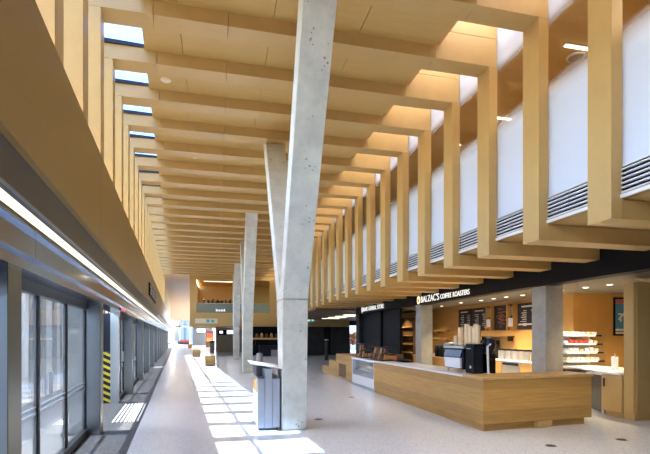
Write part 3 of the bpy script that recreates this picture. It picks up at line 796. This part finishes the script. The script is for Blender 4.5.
# ------------------------------------------------------------------ right alcove: chilled shelf, side counter, picture
t = thing('grab_shelf', 'lit open shelf unit stocked with food on the side counter', 'shelf unit', (9.2, 10.75, .956))
MB().box(-.12, 1.05, .52, .56, 0, .85).build('back_panel', 'louvre', t)
for i in range(4):
    sh = MB().box(-.12, 1.05, .0+.03*i, .52, .10+i*.23, .125+i*.23).build('shelf', 'louvre', t)
    MB().box(-.12, 1.05, .0+.03*i-.012, .03*i-.002, .105+i*.23, .128+i*.23).build('light_edge', 'coollamp', sh)
    MB().box(.82, 1.03, .03*i-.03, .03*i-.012, .09+i*.23, .135+i*.23).build('price_tag', 'navy', sh)
MB().box(1.05, 1.07, 0, .56, 0, .85).build('side_panel', 'caseglass', t)
MB().box(-.14, -.12, 0, .56, 0, .85).build('side_panel', 'caseglass', t)
kinds = ['papers', 'papers', 'cardred', 'papers', 'kraft', 'papers']
for i in range(4):
    for j in range(7):
        x = 9.12+j*.155; mt = 'cardred' if (i == 2 and 1 <= j <= 4) else ('kraft' if (i+j) % 4 == 0 else 'papers')
        zz = .956+.129+i*.23
        o = MB().box(x, x+.12, 10.85+.03*i, 11.1, zz, zz+.09+.03*((i*j) % 3)/2).build('food_box', mt, bevel=.012)
        cn = {'cardred': 'red', 'kraft': 'tan', 'papers': 'white'}[mt]
        tag(o, f'{cn} food box, {ORD[j]} from the pillar, {["bottom", "second", "third", "top"][i]} tier of lit shelf unit', 'food box', 'food boxes on the lit shelf unit')
t = thing('side_counter', 'low wood cabinet with white top against the right wall pillar', 'cabinet', (8.36, 8.29, 0))
MB().box(.04, 1.5, .02, .5, 0, .10).build('kick', 'timber', t)
MB().box(0, 1.5, 0, .55, .10, .915).build('body', 'timber', t, .003)
dd = MB().box(-.02, 0, .01, .54, .12, .90).build('door', 'timber', t, .003)
MB().box(-.045, -.02, .46, .48, .64, .82).build('handle', 'dark', dd)
MB().prism([(-.06, 0), (1.6, 0), (1.6, 3.1), (.75, 3.1), (.72, 2.2), (-.06, .62)], .915, .955).build('worktop', 'quartz', t, .004)
t = thing('undercounter_fridge', 'dark fridge with steel side beneath the white worktop', 'fridge', (8.45, 8.86, 0))
MB().prism([(0, 0), (1.4, 0), (1.4, 2.4), (.75, 2.4), (.70, 1.5)], .02, .85).build('body', 'dark', t)
MB().box(-.03, .0, -.01, .06, 0, .85).build('side_trim', 'steel', t)
tag(MB().hexa([(8.55, 9.0, .852), (8.85, 9.1, .852), (9.0, 9.7, .852), (8.75, 9.75, .852)], [(8.55, 9.0, .88), (8.85, 9.1, .872), (9.0, 9.7, .89), (8.75, 9.75, .88)]).build('paper_stack', 'papers'), 'loose white papers tucked under the white worktop', 'papers')
t = thing('paper_towel_roll', 'white paper towel roll standing on the white side worktop', 'paper towels', (9.2, 9.35, .956))
MB().cyl(0, 0, 0, .015, .09).build('base', 'steel', t); MB().cyl(0, 0, .015, .30, .07).build('roll', 'papers', t); MB().cyl(0, 0, .30, .38, .01).build('rod', 'steel', t)
tag(MB().box(8.72, 8.95, 8.42, 8.62, .956, 1.02).build('sponge_box', 'yellow', bevel=.015), 'yellow plastic box on white worktop against the right pillar', 'box')
for i, (x, y) in enumerate([(9.25, 10.0), (9.45, 10.25), (9.6, 9.85)]):
    tag(MB().lathe(x, y, [(.05, .956), (.06, 1.06), (.05, 1.12), (.03, 1.16)], 16).build('glass_jar', 'caseglass', smooth=True),
        ['clear glass jar on white worktop, front left beside shelf unit', 'clear glass jar on white worktop, closest to the shelf unit', 'clear glass jar on white worktop, next to paper towels'][i], 'jar', 'glass jars on the side worktop')
t = thing('wall_picture', 'framed blue aeroplane poster hanging on the orange alcove wall', 'poster', (11.25, 11.498, 1.76))
MB().box(0, .85, -.035, 0, 0, 1.12).build('frame', 'black', t, .004)
MB().box(.05, .80, -.038, -.035, .05, 1.07).build('print', 'posterblue', t)
pr = MB().box(.05, .80, -.040, -.038, .93, 1.05).build('heading', 'posterred', t)
MB().box(.05, .80, -.040, -.038, .05, .10).box(.05, .80, -.040, -.038, .14, .20).build('caption', 'postercream', t)
pl = MB()
pl.prism_y([(.13, .48), (.17, .45), (.62, .88), (.58, .92)], -.042, -.038); pl.prism_y([(.12, .62), (.16, .66), (.46, .62), (.42, .55)], -.044, -.042); pl.prism_y([(.2, .4), (.26, .42), (.22, .58), (.18, .56)], -.044, -.042)
pl.build('aeroplane', 'chalk', t)

# ------------------------------------------------------------------ general store
struct(MB().box(XBAND, XBAND+.3, 24.8, 25.4, 0, 2.97), 'wall_store_end', 'charcoal')
struct(MB().box(7.8, 7.9, 19.4, 24.8, 0, 2.97).box(7.7, 7.8, 21.6, 21.75, 0, 2.97), 'wall_store_front', 'black')
struct(MB().box(9.9, 10.1, 26.5, 30, 0, 3.5), 'wall_store_back', 'walnut')
t = thing('display_shelves', 'lit oak display shelves inside the black general store', 'shelves', (8.9, 20.5, 0))
MB().box(0, .04, 0, 1.6, 0, 2.6).box(0, .4, -.04, 0, 0, 2.6).box(0, .4, 1.6, 1.64, 0, 2.6).build('carcass', 'walnut', t)
for z in (.95, 1.35, 1.75, 2.15): MB().box(-.1, .3, .02, 1.58, z, z+.04).build('shelf', 'timber', t)
MB().box(-.14, -.10, 1.0, 1.5, 1.1, 2.1).build('garment', 'navy', t)

# ------------------------------------------------------------------ dark far right corridor
struct(MB().box(6.2, 9.6, 42.6, 42.8, 0, 3.3), 'wall_far', 'charcoal')
struct(MB().box(9.6, 10.3, 42.7, 42.9, 0, 3.3), 'trim_8', 'black')
struct(MB().box(10.3, 12.1, 42.6, 42.8, 0, 3.3).box(13.3, 16, 42.6, 42.8, 0, 3.3), 'wall_far_right', 'charcoal')
struct(MB().box(12.1, 13.3, 42.6, 42.8, 2.75, 3.3), 'door_lintel', 'charcoal')
struct(MB().box(5.3, 16, 25.6, 42.6, 3.2, 3.3), 'ceiling_corridor', 'walnut')
struct(MB().box(14.6, 14.8, 23.7, 42.6, 0, 3.3), 'wall_corridor', 'charcoal')
struct(MB().box(10, 30, 58, 58.4, -.3, 7), 'wall_outside', 'outside')
t = thing('shrub', 'rust brown leafy shrub seen through the bright far doorway', 'shrub', (13.1, 46.0, 0))
MB().tube((0, 0, 0), (0, 0, 1.4), .06).build('trunk', 'walnut', t)
f = MB()
for i in range(22): f.blob((random.uniform(-.5, .5), random.uniform(-.5, .5), 1.5+random.uniform(-.45, .45)), .24, 1, .3)
f.build('foliage', 'foliage', t)
t = thing('stanchion', 'slim grey post standing before the dark far wall', 'post', (7.7, 33.2, 0))
MB().cyl(0, 0, 0, .03, .2).build('base', 'dark', t); MB().cyl(0, 0, .03, 1.45, .14).build('shaft', 'charcoal', t); MB().cyl(0, 0, 1.45, 1.5, .15).build('cap', 'binmetal', t)
t = thing('exit_sign', 'teal running figure exit sign hanging before the dark far wall', 'exit sign', (7.6, 40.6, 3.0))
MB().box(0, .75, 0, .06, -.02, .34).build('case', 'exitgreen', t); MB().box(.12, .3, -.006, 0, .05, .27).prism_y([(.45, .16), (.6, .28), (.6, .04)], -.006, 0).build('pictogram', 'signface', t)
MB().tube((.37, .03, .34), (.37, .03, .3+.01), .012).build('hanger', 'dark', t)
for i in range(4):
    y = 30.5+i*2.2
    t = thing('linear_lamp', f'yellowish tube lamp under dark corridor ceiling, {ORD[i]} towards the far wall', 'lamp', (8.2, y, 3.2), 0, 'tube lamps of the dark corridor')
    MB().box(0, 1.5, -.05, .05, -.03, 0).build('housing', 'dark', t); MB().box(.03, 1.47, -.035, .035, -.045, -.03).build('diffuser', 'lamp', t)

# ------------------------------------------------------------------ mezzanine at the end of the beams
YM = 42.3
m = MB()
m.box(-2.35, 12, YM, YM+.3, 2.61, 3.80).box(-2.35, -1.80, YM, YM+.3, 3.80, 7.12).box(4.56, 5.3, YM, YM+.3, 3.80, 7.12).box(-1.8, 4.56, YM, YM+.3, 6.70, 7.12)
m.box(-2.35, -2.05, YM+.3, YM+12, 2.61, 7.12)
struct(m, 'wall_mezzanine', 'timber')
struct(MB().box(-2.05, 12, YM+.3, YM+14, 2.61, 3.6), 'floor_mezzanine', 'fascia')
struct(MB().box(-2.05, 12, YM+12, YM+12.2, 3.6, 7.6).box(3.0, 3.15, YM+.5, YM+12, 3.6, 7.0), 'wall_mezzanine_back', 'ceilwood')
struct(MB().box(-2.05, 12, YM+.3, YM+12, 7.4, 7.6), 'ceiling_mezzanine', 'ceilwood')
t = thing('glass_balustrade', 'green tinted glass balustrade with white lettering on the mezzanine', 'balustrade', (-1.8, YM+.1, 3.8))
MB().box(0, 6.3, .0, .03, 0, .80).build('glass_panel', 'balglass', t)
MB().box(0, 6.3, -.02, .05, .80, .84).build('handrail', 'steel', t)
s = MB()
for j in range(6): s.box(1.65+j*.14, 1.65+j*.14+.09, -.01, -.002, .12, .34 if j in (0, 5) else .28)
s.build('lettering', 'signface', t)
for i in range(3):
    t = thing('linear_lamp', f'lit strip in mezzanine ceiling, {ORD[i]} behind the balustrade', 'lamp', (-1.4, YM+2.2+i*2.6, 7.39), 0, 'ceiling strips of the mezzanine')
    MB().box(0, 4.2, -.08, .08, -.03, 0).build('housing', 'louvre', t); MB().box(.05, 4.15, -.06, .06, -.045, -.03).build('diffuser', 'lamp', t)
for i in range(9):
    x = -1.1+i*.36
    t = thing('dark_plant', f'dark bronze leafy clump behind balustrade, {ORD[i]} from the left', 'plant', (x, YM+.7, 3.6), 0, 'dark clumps behind the balustrade')
    MB().lathe(0, 0, [(.14, 0), (.17, .9), (.16, .92)], 12).build('pot', 'walnut', t)
    f = MB()
    for q in range(7): f.blob((random.uniform(-.09, .09), random.uniform(-.12, .12), 1.15+random.uniform(-.15, .25)), .11, 1, .2)
    f.build('foliage', 'bronzeleaf', t)
    f = MB()
    for q in range(4): f.blob((random.uniform(-.12, .12), -.2+random.uniform(-.05, .05), 1.2+random.uniform(-.1, .35)), .045, 1, .1)
    f.build('blossom', 'goldbit', t)
t = thing('direction_sign', 'white and black pictogram sign on the wooden mezzanine front', 'sign', (-1.9, YM-.004, 2.85))
MB().box(0, 1.9, -.05, 0, 0, .42).build('panel', 'postercream', t)
MB().box(.95, 1.22, -.056, -.05, .08, .34).box(1.35, 1.62, -.056, -.05, .08, .34).build('pictogram', 'exitgreen', t)

# ------------------------------------------------------------------ far hall: kiosks, seats, end wall
t = thing('ticket_kiosk', 'grey brown ticket kiosk with screen beside the far column', 'kiosk', (-.2, 52.5, 0))
MB().box(0, 2.9, 0, 1.4, 0, 2.45).build('body', plain('grey brown cladding', (.34, .29, .22), .6), t, .02)
MB().box(-.03, 2.93, -.05, 1.45, 2.45, 2.75).build('canopy', 'timber', t)
MB().box(.25, 2.6, -.06, 0, 2.42-.55, 2.44).build('screen_case', 'black', t); MB().box(1.2, 2.5, -.07, -.06, 1.98, 2.38).box(.4, .75, -.07, -.06, 2.05, 2.3).build('screen', 'screen', t)
t = thing('information_wall', 'dark grey partition with lit screen under the mezzanine', 'partition', (-4.6, 92, 0))
MB().box(0, 3.6, 0, .4, 0, 3.7).build('panel', plain('slate grey panel', (.12, .125, .13), .6), t); MB().box(.8, 2.3, -.05, 0, 2.5, 3.1).build('screen', 'screen', t)
t = thing('vending_stand', 'stand of red and orange goods beside the ticket kiosk', 'stand', (-1.75, 75, 0))
MB().box(0, 1.1, 0, .7, 0, 2.6).build('cabinet', 'walnut', t); MB().box(.1, 1.0, -.02, 0, .9, 1.5).build('goods', 'ember', t); MB().box(.1, 1.0, -.02, 0, 1.6, 2.2).build('poster', 'cardred', t)
t = thing('litter_bin', 'slim grey bin standing left of the ticket kiosk', 'bin', (-.85, 54.5, 0))
MB().box(0, .55, 0, .5, 0, 1.25).build('body', 'binmetal', t, .03); MB().box(.05, .5, -.01, 0, 1.0, 1.15).build('slot', 'black', t)
t = thing('litter_bin', 'round stainless bin standing beside the middle forked column', 'bin', (2.1, 24.3, 0))
MB().cyl(0, 0, 0, .04, .15).build('base', 'dark', t); MB().cyl(0, 0, .04, .84, .16, n=28).build('body', 'steel', t); MB().cyl(0, 0, .84, .88, .15, .11).build('lid', 'binmetal', t)
t = thing('cafe_bar', 'dark far counter with wooden top seen between the columns', 'counter', (2.9, 40.5, 0))
MB().box(.6, 3.0, .1, .8, 0, .95).build('body', 'navy', t); MB().box(0, 3.2, -.1, 1.0, 1.45, 1.6).build('canopy_shelf', 'oaktop', t); MB().box(.3, 2.9, .4, .8, .95, 1.45).build('back', 'black', t)
MB().box(1.6, 3.1, -.4, .1, .02, .55).build('white_unit', 'binmetal', t)
for i in range(5):
    tag(MB().lathe(3.3+i*.42, 40.9, [(.1, 1.602), (.14, 1.7), (.12, 1.85), (.05, 1.95+.05*(i % 2))], 12).build('jar', 'goldbit' if i % 2 else 'walnut', smooth=True),
        f'brown jar on the far wooden bar top, {ORD[i]} from the middle column', 'jar', 'jars on the far bar')
struct(MB().box(2.2, 6.2, 43.4, 43.6, 0, 2.61), 'wall_under_mezzanine', 'black')
# timber cube seats
for i, (x, y, w) in enumerate([(-.72, 28.3, .60), (-2.03, 41.1, .58), (-4.17, 70.0, .6)]):
    lab = ['wooden cube seat nearest the camera on the pale floor', 'wooden cube seat, middle one of the row of three', 'wooden cube seat, farthest of three, before the red sofa'][i]
    t = thing('cube_seat', lab, 'seat', (x, y, 0), 0, 'wooden cube seats along the platform')
    MB().box(.03, w-.03, .03, w-.03, 0, .04).build('plinth', 'walnut', t); MB().box(0, w, 0, w, .04, .56).build('body', 'oak', t, .015); MB().box(.0, w, 0, w, .562, .59).build('seat', 'orange', t, .01)
t = thing('sofa', 'dark red low sofa at the bright far end of the hall', 'sofa', (-7.9, 100, 0))
MB().box(0, 2.2, 0, .9, .1, .45).build('base', 'navy', t, .05); MB().box(.3, 2.2, .1, .9, .45, .95).build('back', 'sofa', t, .08); MB().box(0, .25, 0, .9, .45, .75).build('arm', 'navy', t, .05)
for a, b in ((.1, .1), (2.1, .1), (.1, .8), (2.1, .8)): MB().cyl(a, b, 0, .1, .04).build('leg', 'dark', t)
# bright end glazing
struct(MB().box(-1.75, -1.55, YL1, 114, 2.3, 7.3), 'wall_left_end', 'timber', LEFT_ROT)
w = struct_empty('window_end', (-9.5, 112, 0))
MB().box(0, 7.3, 0, .02, 0, 5.3).build('glass_pane', 'greyglass', w)
MB().box(.9, 1.2, -.08, .1, 0, 5.3).box(3.2, 3.5, -.08, .1, 0, 5.3).box(6.9, 7.2, -.08, .1, 0, 5.3).box(0, 7.3, -.08, .1, 3.7, 4.1).build('frame', 'outside', w)
struct(MB().box(-2.2, 8, 112, 112.3, 0, 7), 'wall_end', 'white')
t = thing('outside_tower', 'pale concrete tower outside the bright end window', 'tower', (-10.2, 135, 0))
MB().box(0, 3.6, 0, 3, -.02, 14).build('shaft', 'outside', t); MB().box(1.1, 1.7, -.03, 0, 0, 8.5).build('recess', 'metal', t); MB().box(-.1, 3.7, -.1, 3.1, 6.2, 6.9).build('collar', 'binmetal', t)

# ------------------------------------------------------------------ floor outlets
for i, (x, y) in enumerate([(5.18, 6.5), (6.64, 6.62), (2.07, 9.66), (3.73, 12.91), (3.8, 18.94)]):
    lab = ['round bronze floor outlet before the counter\'s near end', 'round bronze floor outlet, rightmost, towards the right pillar', 'round bronze floor outlet beside the near concrete column',
           'round bronze floor outlet in front of the display case', 'round bronze floor outlet, farthest, before the stepped bench'][i]
    t = thing('floor_outlet', lab, 'floor outlet', (x, y, 0), 0, 'round outlets in the floor')
    MB().cyl(0, 0, 0, .006, .085, .08).build('rim', 'gold', t); MB().cyl(0, 0, .006, .008, .065).build('cover', 'dark', t)

# ------------------------------------------------------------------ light
w = bpy.data.worlds.new('sky'); SC.world = w; w.use_nodes = True
nt = w.node_tree; bg = nt.nodes['Background']
sky = nt.nodes.new('ShaderNodeTexSky'); sky.sky_type = 'NISHITA'; sky.sun_disc = False
sky.sun_elevation = R(60); sky.sun_rotation = R(270); sky.air_density = 1.0; sky.dust_density = 2.0
nt.links.new(sky.outputs['Color'], bg.inputs['Color']); bg.inputs['Strength'].default_value = .42
sd = bpy.data.lights.new('sun', 'SUN'); sd.energy = 8.0; sd.angle = R(.6); sd.color = (1, .95, .86)
so = bpy.data.objects.new('sun', sd); COL.objects.link(so)
so.rotation_euler = Vector((1, 0.0, -2.62)).to_track_quat('-Z', 'Y').to_euler()
for i in range(3):
    l = bpy.data.lights.new('tube_light', 'AREA'); l.shape = 'RECTANGLE'; l.size = .8; l.size_y = .06; l.energy = 11; l.color = (1, .82, .55)
    o = bpy.data.objects.new('tube_light', l); COL.objects.link(o); o.location = (6.5, 4.5+i*2.78, 6.955)
for i in range(3):
    l = bpy.data.lights.new('mezzanine_strip', 'AREA'); l.shape = 'RECTANGLE'; l.size = 4.1; l.size_y = .12; l.energy = 22; l.color = (1, .90, .70)
    o = bpy.data.objects.new('mezzanine_strip', l); COL.objects.link(o); o.location = (.7, YM+2.2+i*2.6, 7.34)
def spot(x, y, z, e, col=(1, .80, .5), r=.05, ang=110):
    l = bpy.data.lights.new('downlight_spot', 'SPOT'); l.energy = e; l.color = col; l.shadow_soft_size = r; l.spot_size = R(ang); l.spot_blend = .7
    o = bpy.data.objects.new('downlight_spot', l); COL.objects.link(o); o.location = (x, y, z)
for x, y in [(8.73, 15.75), (8.8, 14.5), (8.8, 13.75), (8.82, 13.1), (8.9, 12.4), (9.0, 10.9), (9.05, 10.1), (9.1, 9.4)]:
    spot(x, y, 2.92, 80)
spot(5.85, 6.1, 3.5, 70, (1, .85, .62))
spot(5.85, 11.7, 3.5, 40, (1, .85, .62))
spot(10.9, 10.0, 2.92, 60)  # added spot, brightens the alcove wall
spot(8.4, 21.2, 2.92, 60)  # this and the next two spots are added to brighten the store side
spot(8.9, 19.4, 2.92, 45)
spot(8.9, 17.6, 2.92, 45)

# ------------------------------------------------------------------ camera
cd = bpy.data.cameras.new('camera'); cam = bpy.data.objects.new('camera', cd); COL.objects.link(cam)
cd.sensor_width = 36; cd.sensor_fit = 'HORIZONTAL'; cd.lens = 470/650*36
cd.shift_x = 0.0; cd.shift_y = 109/650
cd.clip_end = 500; cd.clip_start = .05
cam.location = (0, 0, 1.75); cam.rotation_euler = (R(90), 0, R(-12.87))
SC.camera = cam
SC.view_settings.view_transform = 'Standard'; SC.view_settings.look = 'None'
SC.view_settings.gamma = 1.0; SC.view_settings.use_curve_mapping = False
SC.view_settings.exposure = 1.76
SC.cycles.use_denoising = True
SC.cycles.max_bounces = 14; SC.cycles.diffuse_bounces = 8; SC.cycles.transparent_max_bounces = 24
SC.cycles.sample_clamp_indirect = 8
